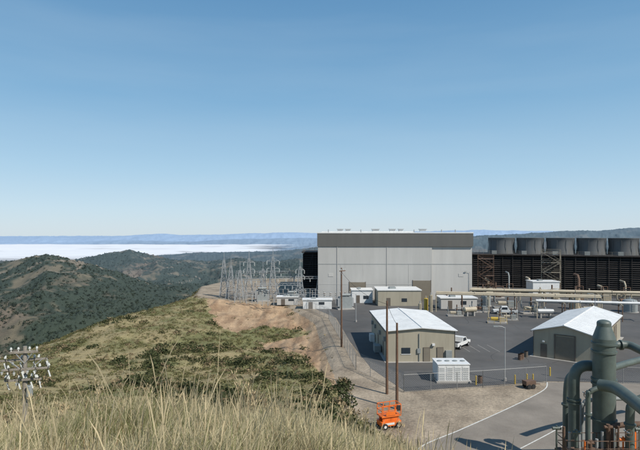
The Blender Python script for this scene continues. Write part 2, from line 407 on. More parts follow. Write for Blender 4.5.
for dx,w_,h_ in ((9,4.5,5),(20,1.2,2.3),(27,5,5.5)):
    b.b0(dx,dx+w_,-0.1,-0.0,0.02,h_,M_door); b.b0(dx-0.15,dx,-0.13,0,0.02,h_+0.15,M_trim); b.b0(dx+w_,dx+w_+0.15,-0.13,0,0.02,h_+0.15,M_trim)
for dx in (3,40): 
    b.b0(dx,dx+1.4,-0.08 if dx<30 else 0.27,0 if dx<30 else 0.35,6.6,7.5,M_wall2)
b.obj('doors_and_louvres',tb)
# ------------------------------------------------------------ cooling towers
def cooling_tower(loc,rz,L_,D_,Hh,nst,dia,sh,first):
    t=empty('cooling_tower',loc,rz)
    b=MB(); b.b0(0.3,L_-0.3,0.6,D_-0.6,0,Hh-0.4,M_black); b.obj('fill_core',t)
    b=MB()
    nrow=15
    for i in range(nrow):
        z0=0.6+(Hh-1.4)*i/nrow
        for yy,sg in((0,-1),(D_,1)):
            b.add([(0,yy+sg*0.25,z0),(L_,yy+sg*0.25,z0),(L_,yy-sg*0.35,z0+0.52),(0,yy-sg*0.35,z0+0.52)],[(0,1,2,3)],M_brown if i%5 else M_brown2)
        b.b0(-0.15,0,0.3,D_-0.3,z0,z0+0.55,M_brown); b.b0(L_,L_+0.15,0.3,D_-0.3,z0,z0+0.55,M_brown)
    b.obj('louvres',t)
    b=MB(); k=int(L_/3.2)
    for i in range(k+1):
        xx=L_*i/k
        b.b0(xx-0.08,xx+0.08,-0.42,-0.28,0,Hh-0.4,M_brown if i%3 else M_brown2)
    for i in range(0,k,9):
        b.beam((L_*i/k,-0.4,0.3),(L_*(i+1)/k,-0.4,Hh-1),0.10,M_brown2)
    b.b0(-0.5,L_+0.5,-0.7,D_+0.7,Hh-0.4,Hh,M_brown2)
    b.obj('frame_and_deck',t)
    b=MB()
    for yy in(-0.6,D_+0.6):
        for zz in (0.55,1.1): b.beam((-0.4,yy,Hh+zz),(L_+0.4,yy,Hh+zz),0.05,M_stair)
        for xx in np.arange(0,L_,2.0): b.beam((xx,yy,Hh),(xx,yy,Hh+1.1),0.05,M_stair)
    b.obj('deck_railing',t)
    b=MB(); n_=40
    for s_ in range(nst):
        cx=first+s_*(dia+0.25)
        prof=[(0,0.50),(0.15,0.49),(0.45,0.465),(0.75,0.47),(0.97,0.485),(1.0,0.50)]
        vs=[]
        for (hh,rr_) in prof:
            for i in range(n_):
                a=2*math.pi*i/n_; vs.append((cx+dia*rr_*math.cos(a),D_/2+dia*rr_*math.sin(a),Hh+hh*sh))
        for hh,rr_ in reversed(prof):
            for i in range(n_):
                a=2*math.pi*i/n_; vs.append((cx+dia*(rr_-.012)*math.cos(a),D_/2+dia*(rr_-.012)*math.sin(a),Hh+hh*sh+0.002))
        K_=len(prof)*2
        b.add(vs,[(j*n_+i,j*n_+(i+1)%n_,(j+1)*n_+(i+1)%n_,(j+1)*n_+i) for j in range(K_-1) for i in range(n_)],M_stack,True)
        for i in range(0,n_,4):
            a=2*math.pi*i/n_
            b.beam((cx+dia*.497*math.cos(a),D_/2+dia*.497*math.sin(a),Hh),(cx+dia*.48*math.cos(a),D_/2+dia*.48*math.sin(a),Hh+sh*.98),0.10,M_stack)
        b.tube((cx,D_/2,Hh+1),(cx,D_/2,Hh+sh*0.55),0.6,M_gray,10)
        b.beam((cx+dia*.2,-.2,Hh),(cx+dia*.2,-.2,Hh+2.2),.12,M_stair); b.box((cx-dia*.25,0.4,Hh+.6),(1.6,1.0,1.2),M_gray)
        for i in range(8):
            a=i*math.pi/4; b.beam((cx,D_/2,Hh+sh*0.5),(cx+dia*.44*math.cos(a),D_/2+dia*.44*math.sin(a),Hh+sh*0.5),0.25,M_gray)
    b.obj('fan_stacks',t)
    return t
ang=math.atan2(-13,36.3)
ca,sa=math.cos(ang),math.sin(ang)
st0=(66.4,183)
ox=st0[0]-16*ca+8*sa; oy=st0[1]-16*sa-8*ca
cooling_tower((ox,oy,PAD),ang,95,16,11.6,8,9.5,5.7,16)
t2=cooling_tower((-5.8,172,PAD),0.0,30,14,12.6,2,8.5,1.4,12)
def stair_tower(loc,rz,w,d,h,m,n=4):
    b=MB()
    for xx in(0,w):
        for yy in(0,d): b.beam((xx,yy,0),(xx,yy,h+1),0.13,m)
    for i in range(1,n+1):
        zz=h*i/n
        b.b0(-0.1,w+0.1,-0.1,d+0.1,zz-0.12,zz,m)
        for hh in(0.55,1.1):
            b.beam((0,0,zz+hh),(w,0,zz+hh),0.05,m); b.beam((0,d,zz+hh),(w,d,zz+hh),0.05,m); b.beam((0,0,zz+hh),(0,d,zz+hh),0.05,m); b.beam((w,0,zz+hh),(w,d,zz+hh),0.05,m)
        z0=h*(i-1)/n
        a,c=((0.3,0.1),(w-0.3,0.1)) if i%2 else ((w-0.3,0.1),(0.3,0.1))
        for k in range(9):
            t=k/8; b.box((a[0]+(c[0]-a[0])*t,-0.5,z0+(zz-z0)*t),(0.35,0.9,0.05),m)
        for yy in(-0.95,-0.05):
            b.beam((a[0],yy,z0),(c[0],yy,zz),0.12,m); b.beam((a[0],yy,z0+1),(c[0],yy,zz+1),0.05,m)
        b.beam((0,d,z0),(w,d,zz),0.08,m); b.beam((0,0,zz),(0,d,z0),0.08,m); b.beam((w,0,z0),(w,d,zz),0.08,m)
    return b.obj('stair_tower',None,loc,rz)
stair_tower((71.5,161.2,PAD),ang,5.6,3,12.6,M_stair)
stair_tower((50.5,160,PAD),ang,4.8,3,10.8,M_rust,4)
# ------------------------------------------------------------ gable buildings
def gable_building(name,loc,rz,w,d,eave,rise,wm,wmy,rm,ov=0.35):
    t=empty(name,loc,rz)
    b=MB()
    v=[(0,0,0),(w,0,0),(w,0,eave),(w/2,0,eave+rise),(0,0,eave),(0,d,0),(w,d,0),(w,d,eave),(w/2,d,eave+rise),(0,d,eave)]
    b.add(v,[(0,1,2,3,4),(9,8,7,6,5)],wm); b.add(v,[(1,6,7,2),(5,0,4,9)],wmy); b.obj('walls',t)
    b=MB(); th_=0.12; sl=rise/(w/2)
    for s_ in(0,1):
        x0,x1=(-ov,w/2) if s_==0 else (w/2,w+ov)
        z0=eave-ov*sl+0.03 if s_==0 else eave+rise+0.03; z1=eave+rise+0.03 if s_==0 else eave-ov*sl+0.03
        vs=[(x0,-ov,z0),(x1,-ov,z1),(x1,d+ov,z1),(x0,d+ov,z0)]
        vs+=[(a,c,e+th_) for a,c,e in vs]
        b.add(vs,[(3,2,1,0),(4,5,6,7),(0,1,5,4),(2,3,7,6)]+([(3,0,4,7)] if s_==0 else [(1,2,6,5)]),rm)
    for yy in np.arange(0.6,d,1.2):
        b.beam((-ov,yy,eave-ov*sl+.16),(w/2,yy,eave+rise+.16),.03,rm); b.beam((w+ov,yy,eave-ov*sl+.16),(w/2,yy,eave+rise+.16),.03,rm)
    b.beam((w/2,-ov,eave+rise+.17),(w/2,d+ov,eave+rise+.17),.12,rm)
    b.obj('roof',t)
    b=MB(); 
    for xx in (-0.06,w+0.0): b.b0(xx,xx+0.06,-0.06,0.1,0,eave-0.05,M_trim)
    for xx in (-0.42,w+0.36): b.b0(xx,xx+0.1,-0.3,d+.3,eave-0.16,eave-.04,M_trim)
    b.b0(-0.5,w+0.5,-0.5,d+0.5,-0.3,0.05,M_conc)
    b.obj('trim_and_slab',t)
    return t
gb=gable_building('metal_shop_building',(10.0,73.6,PAD),math.radians(1.5),9.9,18.5,4.55,0.42,M_beige,M_beigey,M_whroofy)
b=MB()
for dx,w_,h_ in ((5.2,1.0,2.15),(7.2,1.0,2.15)):
    b.b0(dx,dx+w_,-0.07,-0.0,0.06,h_,M_trim); b.b0(dx+0.08,dx+w_-0.08,-0.1,-0.07,0.06,h_-0.08,M_door)
b.obj('doors',gb)
b=MB(); b.b0(6.5,6.9,-0.3,0,2.4,2.7,M_white); b.b0(2,3.3,-0.05,0,1.2,2.1,M_glass); b.b0(1.92,3.38,-0.07,-.0,1.1,1.19,M_white); b.b0(8.5,9.4,-0.4,-0.01,0.6,1.7,M_gray)
b.tube((4.6,-.1,.05),(4.6,-.1,4.2),.05,M_gray,6); b.b0(4.3,4.8,-.2,-.01,1.3,2.0,M_gray)
for yy in(4,9.5): b.b0(-0.06,0,yy,yy+1.1,0.06,2.2,M_door)
for yy in(2,7,12.5,16): b.b0(-0.35,-0.0,yy,yy+0.7,2.6,3.2,M_gray)
b.b0(-0.9,-0.1,13.5,15,0.05,1.3,M_white); b.b0(-1.2,-.2,5.6,7.4,0.05,1.1,M_gray)
b.obj('windows_and_units',gb)
c0=Vector((33.0,77.2)); c1=Vector((39.8,71.9)); wd=(c1-c0).length; az=math.atan2(c1.y-c0.y,c1.x-c0.x)
gb2=gable_building('metal_warehouse',(c0.x,c0.y,PAD),az,wd,24,4.0,1.15,M_beige,M_beigey,M_whroofy)
b=MB(); b.b0(wd*0.36,wd*0.66,-0.08,0,0.06,3.5,M_door); b.b0(wd*0.34,wd*0.36,-0.12,0,0.06,3.65,M_trim); b.b0(wd*0.66,wd*0.68,-0.12,0,0.06,3.65,M_trim); b.b0(wd*0.34,wd*0.68,-0.12,0,3.66,3.8,M_trim)
b.b0(1.0,1.9,-0.07,0,0.06,2.1,M_trim); b.b0(1.3,1.6,-.3,0,2.4,2.6,M_white)
for yy in (4,10,16): b.b0(wd,wd+0.08,yy,yy+3.2,0.06,3.2,M_door)
b.obj('doors',gb2)
# ------------------------------------------------------------ generic plant objects
def flat_building(name,px,py,w,h,d,m=M_beige,rm=M_white,rz=0):
    g=G(px,py); t=empty(name,g,rz)
    b=MB(); b.b0(0,w,0,d,0,h,m); b.obj('walls',t)
    b=MB(); b.b0(-0.2,w+0.2,-0.2,d+0.2,h,h+0.22,rm); b.b0(w*.3,w*.45,d*.3,d*.6,h+0.22,h+0.6,M_gray); b.obj('roof',t)
    b=MB(); b.b0(w*.2,w*.2+1,-0.06,0,0.02,min(2.1,h*.8),M_trim)
    b.b0(w*.55,w*.55+1.4,-0.05,0,1.1,min(2.0,h*.8),M_glass); b.obj('door_and_window',t); return t
flat_building('control_building',378,306,11.2,4.0,8)
flat_building('equipment_shed',352,303,5.6,3.4,5,M_white)
flat_building('electrical_building',303,309,7.2,2.2,3,M_white)
flat_building('electrical_building',277,305,5.5,2.0,3,M_wall2)
flat_building('equipment_shed',441,309,9,2.6,5,M_wall2)
flat_building('equipment_shed',533,296,8,4.2,5,M_white)
def enclosure(px,py,w,h,d):
    g=G(px,py); t=empty('generator_enclosure',g)
    b=MB(); b.b0(0,w,0,d,0.25,h,M_white); b.b0(-0.08,w+0.08,-0.08,d+0.08,h,h+0.1,M_white); b.obj('housing',t)
    b=MB()
    for i in range(4):
        x0=w*(i+.08)/4; b.b0(x0,x0+w/4*.84,-0.04,0,0.4,h-0.2,M_white)
        for k in range(6): b.b0(x0+.1,x0+w/4*.84-.1,-0.07,-0.04,0.55+k*.25,0.60+k*.25,M_gray)
        b.tube((x0+.45,d*.5,h+.1),(x0+.45,d*.5,h+.18),.32,M_gray,12)
    b.b0(-0.2,w+0.2,-0.2,d+0.2,0.0,0.24,M_conc)
    b.obj('panels_and_base',t)
enclosure(438,383,4.0,2.3,3.0)
def transformer(x,y,s=1.0,rz=0):
    b=MB()
    b.b0(-1.3*s,1.3*s,-.8*s,.8*s,.3,2.6*s,M_gray)
    for sd in(-1,1):
        for k in range(6): b.box((sd*(1.5)*s,(-.7+k*.28)*s,1.5*s),(.35*s,.08,1.7*s),M_steel)
    b.b0(-1.8*s,1.8*s,-1.2*s,1.2*s,0,.3,M_conc)
    for k in(-.8,0,.8):
        b.tube((k*s,0,2.6*s),(k*s*1.3,0,3.7*s),.10*s,M_cer,8,.05*s)
        for j in range(4): b.tube((k*s*(1+.075*j),0,(2.75+.22*j)*s),(k*s*(1+.075*j),0,(2.81+.22*j)*s),.18*s,M_rust,8)
    b.tube((-1.0*s,-.5*s,3.0*s),(1.0*s,-.5*s,3.0*s),.28*s,M_gray,10)
    return b.obj('transformer',None,(x,y,PAD),rz)
for px,py,s in ((292,304,1.1),(345,309,1.2),(262,301,1.2)): g=G(px,py); transformer(g[0],g[1],s,0.2)
def lattice(x,y,h,wb=2.6,wt=0.5,arm=0.0,m=M_steel,z=None,name='switchyard_lattice_tower'):
    z=PAD if z is None else z
    b=MB(); N_=7; prev=None
    for i in range(N_+1):
        t=i/N_; zz=h*t; w=wb*(1-t)+wt*t
        c=[(-w/2,-w/2,zz),(w/2,-w/2,zz),(w/2,w/2,zz),(-w/2,w/2,zz)]
        if prev:
            for k in range(4):
                b.beam(prev[k],c[k],0.14,m); b.beam(prev[k],c[(k+1)%4],0.07,m); b.beam(prev[(k+1)%4],c[k],0.07,m); b.beam(c[k],c[(k+1)%4],0.07,m)
        prev=c
    b.tube((0,0,h),(0,0,h+2.2),0.07,m,5)
    if arm:
        for zz in (h*.72,h*.9):
            b.beam((-arm,0,zz),(arm,0,zz),0.14,m); b.beam((-arm,0,zz),(0,0,zz+.8),0.08,m); b.beam((arm,0,zz),(0,0,zz+.8),0.08,m)
            for sx in(-arm,arm):
                for j in range(5): b.tube((sx,0,zz-.15-.2*j),(sx,0,zz-.25-.2*j),.16,M_cer,6)
    return b.obj(name,None,(x,y,z))
tw=[(224,297,11.0,0),(231,298,9.5,0),(249,298,11.6,1.6),(273,299,12.2,1.8),(300,300,9.5,1.2),(240,300,8.5,0),(263,295,8,1)]
for px,py,h,arm in tw:
    g=G(px,py); lattice(g[0],g[1],h,2.4,0.4,arm)
def gantry(px0,px1,py,h):
    a=G(px0,py);c=G(px1,py); L_=c[0]-a[0]; b=MB()
    for xx in(0,L_/2,L_):
        b.beam((xx-.8,0,0),(xx,0,h),.15,M_steel); b.beam((xx+.8,0,0),(xx,0,h),.15,M_steel)
        b.beam((xx-.4,0,h/2),(xx+.4,0,h/2),.09,M_steel)
    for dz in(0,.6): b.beam((0,-.2,h-dz),(L_,-.2,h-dz),.11,M_steel)
    k=int(L_/1)
    for i in range(k): b.beam((L_*i/k,-.2,h-(.6 if i%2 else 0)),(L_*(i+1)/k,-.2,h-(0 if i%2 else .6)),.07,M_steel)
    for i in range(1,6):
        xx=L_*i/6
        for j in range(4): b.tube((xx,-.2,h-.8-.2*j),(xx,-.2,h-.9-.2*j),.15,M_cer,6)
    b.obj('bus_gantry',None,(a[0],a[1],PAD))
gantry(228,262,299,6.0); gantry(255,300,302,5.2); gantry(236,290,296,7.5); gantry(270,318,299,6.5)
def disconnect(px,py,h=3.6):
    g=G(px,py); b=MB()
    for k in (-1.5,0,1.5):
        b.beam((k,0,0),(k,0,h-1.2),.14,M_steel)
        for j in range(5): b.tube((k,0,h-1.2+.22*j),(k,0,h-1.08+.22*j),.15,M_rust if j%2 else M_cer,6)
    b.beam((-1.8,0,h-1.2),(1.8,0,h-1.2),.12,M_steel); b.beam((-1.9,0,h),(1.9,0,h),.06,M_steel)
    b.obj('disconnect_switch',None,g)
for px,py in ((240,303),(252,304),(268,306),(283,301),(300,305),(318,304),(330,304),(234,300),(310,300),(325,307)): disconnect(px,py,3.2+random.random()*1.5)
# utility poles
def pole(x,y,zb,h,arms=((0.4,2.4),),rz=0.0,name='utility_pole',wm=None):
    wm=wm or M_wood
    b=MB(); b.tube((0,0,-0.5),(0,0,h),.17,wm,10,.11)
    for dz,L_ in arms:
        b.box((0,-.18,h-dz),(L_,.10,.13),wm)
        b.beam((-L_*.33,-.18,h-dz),(0,-.12,h-dz-.7),.04,M_steel); b.beam((L_*.33,-.18,h-dz),(0,-.12,h-dz-.7),.04,M_steel)
        for k in(-.46,-.2,.2,.46):
            b.tube((L_*k,-.18,h-dz+.05),(L_*k,-.18,h-dz+.18),.035,M_cer,8); b.tube((L_*k,-.18,h-dz+.18),(L_*k,-.18,h-dz+.3),.075,M_cer,8,.05)
    return b.obj(name,None,(x,y,zb),rz)
g=G(341.5,347); pole(g[0],g[1],PAD,13.2,((.5,1.6),),.9)
g=G(387,394); pole(g[0],g[1],PAD,11.0,(),.9)
g=G(397,409); pole(g[0],g[1],PAD,9.3,(),.9)
lx,ly=-17.7,30.0; lz=Hs(lx,ly)
top=-(348-HY)*ly/F
po=pole(lx,ly,lz,top-lz+0.1,((.3,1.5),),.25,wm=M_wood2)
b=MB(); rg=random.Random(4)
for dz,ln_,off,yo in((.85,2.6,-.15,.2),(1.25,2.5,.15,-.45),(1.95,2.0,-.05,-.2)):
    b.box((off,yo,-dz),(ln_,.09,.11),M_wood2)
    for k in range(8):
        xx=off-ln_*.48+ln_*.96*k/7+rg.uniform(-.1,.1); s_=rg.choice([1,1,-1]); l_=rg.uniform(.1,.2)
        b.tube((xx,yo,-dz),(xx,yo,-dz+s_*l_),.03,M_steel,6); b.tube((xx,yo,-dz+s_*l_),(xx+rg.uniform(-.05,.05),yo,-dz+s_*(l_+.15)),.08,M_cer,8,.045)
        if k%2: b.tube((xx+.1,yo-.15,-dz-.5),(xx-.02,yo-.12,-dz-.12),.05,M_cer,8); b.sweep([(xx,yo,-dz+.2),(xx+rg.uniform(-.25,.25),yo-.3,-dz-.1),(xx+rg.uniform(-.2,.2),yo-.1,-dz-.6)],.016,M_tire,5)
for sx in(-1,1): b.beam((sx*.9,.1,-.85),(0,.05,-1.6),.045,M_steel)
b.tube((.33,-.3,-2.9),(.33,-.3,-2.3),.18,M_gray,12); b.dome((.33,-.3,-2.3),.18,M_gray,12,.3)
b.obj('insulators_and_cutouts',po,(0,0,top-lz+.1))
def lamp(px,py,h):
    g=G(px,py); b=MB(); b.tube((0,0,0),(0,0,h),.08,M_steel,8,.05); b.tube((0,0,0),(0,0,.4),.2,M_conc,8)
    b.sweep([(0,0,h-.1),(-.4,0,h+.1),(-1.0,0,h+.15)],.04,M_steel,6); b.box((-1.2,0,h+.12),(.6,.25,.12),M_gray)
    b.obj('street_lamp',None,g)
lamp(505,381,6.9); lamp(356,322,6); lamp(595,330,7); lamp(470,300,8)
# ------------------------------------------------------------ fence
def fence(pts,h=2.1,name='chain_link_fence'):
    b=MB()
    for i in range(len(pts)-1):
        p=Vector(pts[i]);q=Vector(pts[i+1]); L_=(q-p).length; k=max(1,int(L_/2.8))
        def P3(t,zz):
            c=p.lerp(q,t); return (c.x,c.y,PAD+zz)
        for j in range(k+1): b.tube(P3(j/k,0),P3(j/k,h),.04,M_chain,6)
        b.tube(P3(0,h),P3(1,h),.022,M_chain,5); b.tube(P3(0,.08),P3(1,.08),.015,M_chain,4)
        m_=int(L_/.28)
        for j in range(-8,m_+1):
            for s_ in(0,1):
                t0=j*.28/L_; t1=t0+h/L_; z0,z1=0.08,h
                if t0<0: z0=.08+(0-t0)/(t1-t0)*h; t0=0
                if t1>1: z1=h*(1-(t1-1)/(t1-j*.28/L_)); t1=1
                if t0>=1 or z1<=z0: continue
                if s_: z0,z1=h-z0+.08,h-z1+.08
                b.tube(P3(t0,z0),P3(t1,z1),.006,M_chain,3,caps=False)
        for zz in(.12,.24,.36): b.tube(P3(0,h+zz),P3(1,h+zz),.01,M_chain,3)
    b.obj(name)
fence([(-21.5,142.8),(-6.8,135.5),(1.9,111),(3.9,86),(5.0,69.5),(10,59.6),(20,61.4),(28.7,63.4)])
fence([(32.5,64.2),(44,62),(56,60)])
# ------------------------------------------------------------ pipe racks
def pipe_rack(a,c,zs,m,sup=6,name='pipe_rack'):
    b=MB(); a=Vector(a);c=Vector(c); d=(c-a); L_=d.length; d.normalize(); nrm=Vector((-d.y,d.x))
    for k,(zz,off,rr_,mm) in enumerate(zs):
        p=a+nrm*off; q=c+nrm*off
        b.tube((p.x,p.y,zz),(q.x,q.y,zz),rr_,mm,12)
        for i in range(1,int(L_/9)):
            e=p+d*(9*i+k); b.tube((e.x,e.y,zz),(e.x+d.x*.15,e.y+d.y*.15,zz),rr_*1.25,mm,12)
    k=int(L_/sup)
    for i in range(k+1):
        p=a+d*(L_*i/k); tz=min(z[0]-z[2] for z in zs)
        for off in(-1.2,1.2): 
            e=p+nrm*off; b.beam((e.x,e.y,0),(e.x,e.y,tz),.16,M_rust if i%2 else m)
        e=p-nrm*1.4;f_=p+nrm*1.4; b.beam((e.x,e.y,tz-.1),(f_.x,f_.y,tz-.1),.18,m)
    return b.obj(name,None,(0,0,PAD))
g0=G(436,311);g1=G(600,316)
pipe_rack(g0[:2],(g1[0],g1[1]),[(4.5,0,.36,M_tan),(4.3,1,.22,M_white),(4.3,-.9,.18,M_tan)],M_tan)
g0=G(470,302);g1=G(650,306)
pipe_rack(g0[:2],g1[:2],[(3.4,0,.42,M_tan),(3.2,1.1,.22,M_steel)],M_tan)
g0=G(536,318);g1=G(650,322)
pipe_rack(g0[:2],g1[:2],[(3.9,0,.3,M_white),(3.8,.9,.18,M_tan)],M_tan,5)
b=MB(); rg=random.Random(9)
for i in range(14):
    xx=48+i*6.2+rg.uniform(-1,1); yy=168-(xx-48)*.36-3.5-rg.uniform(0,2); hh=rg.uniform(2.5,6.5); mm=rg.choice([M_tan,M_rust,M_rust,M_gray]); rr_=rg.uniform(.2,.42)
    b.sweep([(xx,yy-3,.8),(xx,yy-1,.9),(xx,yy-.3,1.5),(xx,yy-.3,hh-1),(xx,yy+.3,hh),(xx,yy+2.4,hh+.2)],rr_,mm,10)
    b.beam((xx-1,yy-1,0),(xx-1,yy-1,3),.15,M_rust); b.beam((xx+1,yy-1,0),(xx+1,yy-1,3),.15,M_rust); b.beam((xx-1,yy-1,3),(xx+1,yy-1,3),.15,M_rust)
p=Vector((46,161,1.0));q=Vector((135,129,1.0)); b.tube(p,q,.6,M_tan,12)
b.obj('cooling_water_piping',None,(0,0,PAD))
def vtank(px,py,r,h,m,name='storage_tank'):
    g=G(px,py); b=MB(); b.tube((0,0,0),(0,0,h),r,m,20); b.dome((0,0,h),r,m,20,.35); b.tube((0,0,0),(0,0,.15),r*1.15,M_conc,20)
    b.tube((0,0,h+.2*r),(0,0,h+.35*r+.5),.12,M_steel,8)
    for s_ in(-.25,.25): b.beam((s_,-r-.15,0),(s_,-r-.15,h+.8),.05,m)
    for k in range(int(h/.4)): b.beam((-.25,-r-.15,.3+k*.4),(.25,-r-.15,.3+k*.4),.04,m)
    b.obj(name,None,g)
def htank(px,py,r,L_,m,rz=0):
    g=G(px,py); b=MB(); z=r+.9
    b.tube((-L_/2,0,z),(L_/2,0,z),r,m,18)
    for s_ in(-1,1):
        b.tube((s_*L_/2,0,z),(s_*(L_/2+r*.35),0,z),r,m,18,r*.45); b.box((s_*L_*.3,0,.5),(.3,r*1.5,1.0),M_conc)
    b.tube((0,0,z+r),(0,0,z+r+.4),.2,M_steel,8)
    b.obj('horizontal_tank',None,g,rz)
vtank(426,311,.5,3.0,M_yel,'process_vessel'); vtank(431,312,.4,4.0,M_tan,'process_vessel'); vtank(420,313,.4,2.2,M_tan,'process_vessel')
vtank(486,306,1.2,2.6,M_gray); vtank(575,309,1.2,3.0,M_tan); vtank(630,312,1.6,2.6,M_gray)
htank(470,316,.6,3,M_tan,.3); htank(545,318,.6,3.5,M_steel)
def skid(px,py,s=1,m1=M_yel,m2=M_tan):
    g=G(px,py); b=MB(); b.box((0,0,.15),(4*s,2*s,.3),M_conc)
    b.tube((-1.2*s,0,.9*s),(.2*s,0,.9*s),.35*s,m1,12); b.box((1.0*s,0,.8*s),(1.1*s,1*s,1*s),m2)
    b.sweep([(-1.2*s,0,.9*s),(-1.7*s,0,1.0*s),(-1.8*s,0,1.4*s),(-1.8*s,0,2.4*s)],.12*s,m2,8)
    b.sweep([(.2*s,.5*s,.6*s),(.2*s,.5*s,1.9*s),(.9*s,.5*s,2.1*s),(1.9*s,.5*s,2.1*s),(1.9*s,.5*s,.2)],.09*s,m2,8)
    for xx in(-1.9,-.6,.6,1.9): b.beam((xx*s,-1*s,0),(xx*s,-1*s,1.2*s),.05,m1)
    b.beam((-1.9*s,-1*s,1.2*s),(1.9*s,-1*s,1.2*s),.05,m1); b.beam((-1.9*s,-1*s,.7*s),(1.9*s,-1*s,.7*s),.04,m1)
    b.tube((.6*s,.6*s,.3),(.6*s,.6*s,2.8*s),.15*s,M_rust,8)
    b.obj('pump_skid',None,g,random.uniform(-.3,.3))
for px,py,s,a_,c_ in ((497,323,1.0,M_yel,M_tan),(509,320,.9,M_tan,M_gray),(455,316,.9,M_tan,M_gray),(530,313,1.3,M_tan,M_gray),(590,313,1.2,M_tan,M_tan),(505,308,1.4,M_tan,M_gray),(445,307,1.3,M_rust,M_tan),(460,300,1.5,M_tan,M_rust),(480,312,1.1,M_rust,M_gray),(550,300,1.5,M_rust,M_tan),(575,302,1.5,M_tan,M_rust),(600,302,1.5,M_gray,M_tan),(625,305,1.4,M_rust,M_tan),(493,298,1.6,M_tan,M_rust)): skid(px,py,s,a_,c_)
def pickup(px,py,rz,m):
    g=G(px,py); t=empty('pickup_truck',g,rz)
    b=MB()
    prof=[(-2.7,.55),(2.6,.55),(2.65,.95),(1.3,1.08),(.75,1.75),(-.55,1.8),(-.8,1.1),(-2.7,1.1)]
    vs=[(px_,-.92,pz) for px_,pz in prof]+[(px_,.92,pz) for px_,pz in prof]; k=len(prof)
    b.add(vs,[tuple(range(k)),tuple(range(2*k-1,k-1,-1))]+[(i,k+i,k+(i+1)%k,(i+1)%k) for i in range(k)],m)
    b.b0(-2.55,-.95,-.8,.8,1.101,1.12,M_tire); b.obj('body',t)
    b=MB()
    for s_ in(-1,1):
        y0=s_*.93
        b.add([(-.45,y0,1.15),(.95,y0,1.15),(.65,y0,1.66),(-.45,y0,1.70)],[(0,1,2,3)],M_glass)
        for xx in(-1.7,1.7): b.tube((xx,s_*.7,.38),(xx,s_*.97,.38),.38,M_tire,16); b.tube((xx,s_*.96,.38),(xx,s_*.99,.38),.2,M_steel,10)
    b.add([(1.32,-.8,1.12),(1.32,.8,1.12),(.83,.75,1.72),(.83,-.75,1.72)],[(0,1,2,3)],M_glass)
    b.b0(2.6,2.72,-.85,.85,.5,.7,M_gray); b.obj('wheels_and_glass',t)
pickup(459,347,.9,M_white); pickup(505,314,2.9,M_white); pickup(395,317,.1,M_white)
for px,py in ((527,383),(533,383),(515,384),(550,376),(476,385)):
    g=G(px,py); b=MB(); b.tube((0,0,0),(0,0,1.1),.09,M_yel,10); b.dome((0,0,1.1),.09,M_yel,10); b.obj('bollard',None,g)
def drum(px,py,m): g=G(px,py); b=MB(); b.tube((0,0,0),(0,0,.88),.29,m,14); [b.tube((0,0,z_),(0,0,z_+.04),.305,m,14) for z_ in(.28,.58,.84)]; b.obj('steel_drum',None,g)
for px,py,m in((520,360,M_rust),(522,359,M_rust),(526,357,M_trim),(432,380,M_gray),(480,383,M_rust)): drum(px,py,m)
g=G(529,388); b=MB(); b.b0(-.7,.7,-.4,.4,.45,.95,M_rust); [b.tube((xx,-.5,.28),(xx,-.38,.28),.28,M_tire,14) for xx in(-.3,.3)]; [b.tube((xx,.38,.28),(xx,.5,.28),.28,M_tire,14) for xx in(-.3,.3)]; b.beam((.7,0,.45),(1.6,0,.35),.07,M_rust); b.obj('utility_trailer',None,g,.3)
# orange lift
g=G(389,427); t=empty('scissor_lift',g,.35)
b=MB(); b.b0(-1.05,1.05,-.55,.55,.3,.72,M_orange); b.b0(-.7,.3,-.57,-.55,.42,.62,M_white)
for i in range(3):
    z0=.75+.14*i
    for yy in(-.35,.35): b.beam((-.9,yy,z0),(.9,yy,z0+.13),.09,M_orange); b.beam((.9,yy,z0),(-.9,yy,z0+.13),.09,M_orange)
b.b0(-1.05,1.05,-.55,.55,1.17,1.28,M_orange); b.obj('chassis_and_scissors',t)
b=MB()
for yy in(-.53,.53):
    for zz in(1.8,2.3): b.beam((-1.02,yy,zz),(1.02,yy,zz),.06,M_orange)
    for xx in(-1.02,-.35,.35,1.02): b.beam((xx,yy,1.28),(xx,yy,2.3),.06,M_orange)
for xx in(-1.02,1.02):
    for zz in(1.8,2.3): b.beam((xx,-.53,zz),(xx,.53,zz),.06,M_orange)
b.b0(.6,.95,-.6,-.5,1.7,2.2,M_tire); b.b0(-.6,.4,-.58,-.55,1.32,1.72,M_orange); b.obj('guard_rails',t)
b=MB()
for xx in(-.72,.72):
    for yy in(-.55,.55): b.tube((xx,yy-.1,.3),(xx,yy+.1,.3),.3,M_tire,16); b.tube((xx,yy-.12,.3),(xx,yy+.12,.3),.14,M_white,10)
b.obj('wheels',t)
# ------------------------------------------------------------ foreground steam piping
def Q(px,py,Yd): return Vector(((px-320)*Yd/F,Yd,-(py-HY)*Yd/F))
sp=empty('steam_pipe_manifold',(0,0,0))
b=MB(); Yd=38
p=Q(604,338,Yd); base=Vector((p.x,p.y,PAD))
b.tube(base,p,.80,M_gpipe,24); b.tube(p,p+Vector((0,0,.9)),.80,M_gpipe,24,.5); b.tube(p+Vector((0,0,.9)),p+Vector((0,0,1.15)),.5,M_gpipe,20); b.dome(p+Vector((0,0,1.15)),.5,M_gpipe,20,.5)
for py in(344,352,380,384,420): c=Q(604,py,Yd); b.tube(c,c+Vector((0,0,.14)),.90,M_gpipe,24)
b.obj('separator_stack',sp)
def path(pxs,Yd,k=6): return smooth_pts([tuple(Q(a,c,Yd+(e if e else 0))) for a,c,e in pxs],k)
b=MB()
b.sweep(path([(594,366,0),(584,366,0),(577,370,0),(574,380,0),(574,410,0),(574,470,0)],39),.42,M_gpipe)
b.sweep(path([(578,372,1),(571,375,1),(567,385,1),(566,420,1),(566,470,1)],40),.26,M_gpipe)
b.sweep(path([(614,345,0),(628,345,0),(640,350,-1),(665,362,-3),(700,380,-6)],39),.30,M_gpipe)
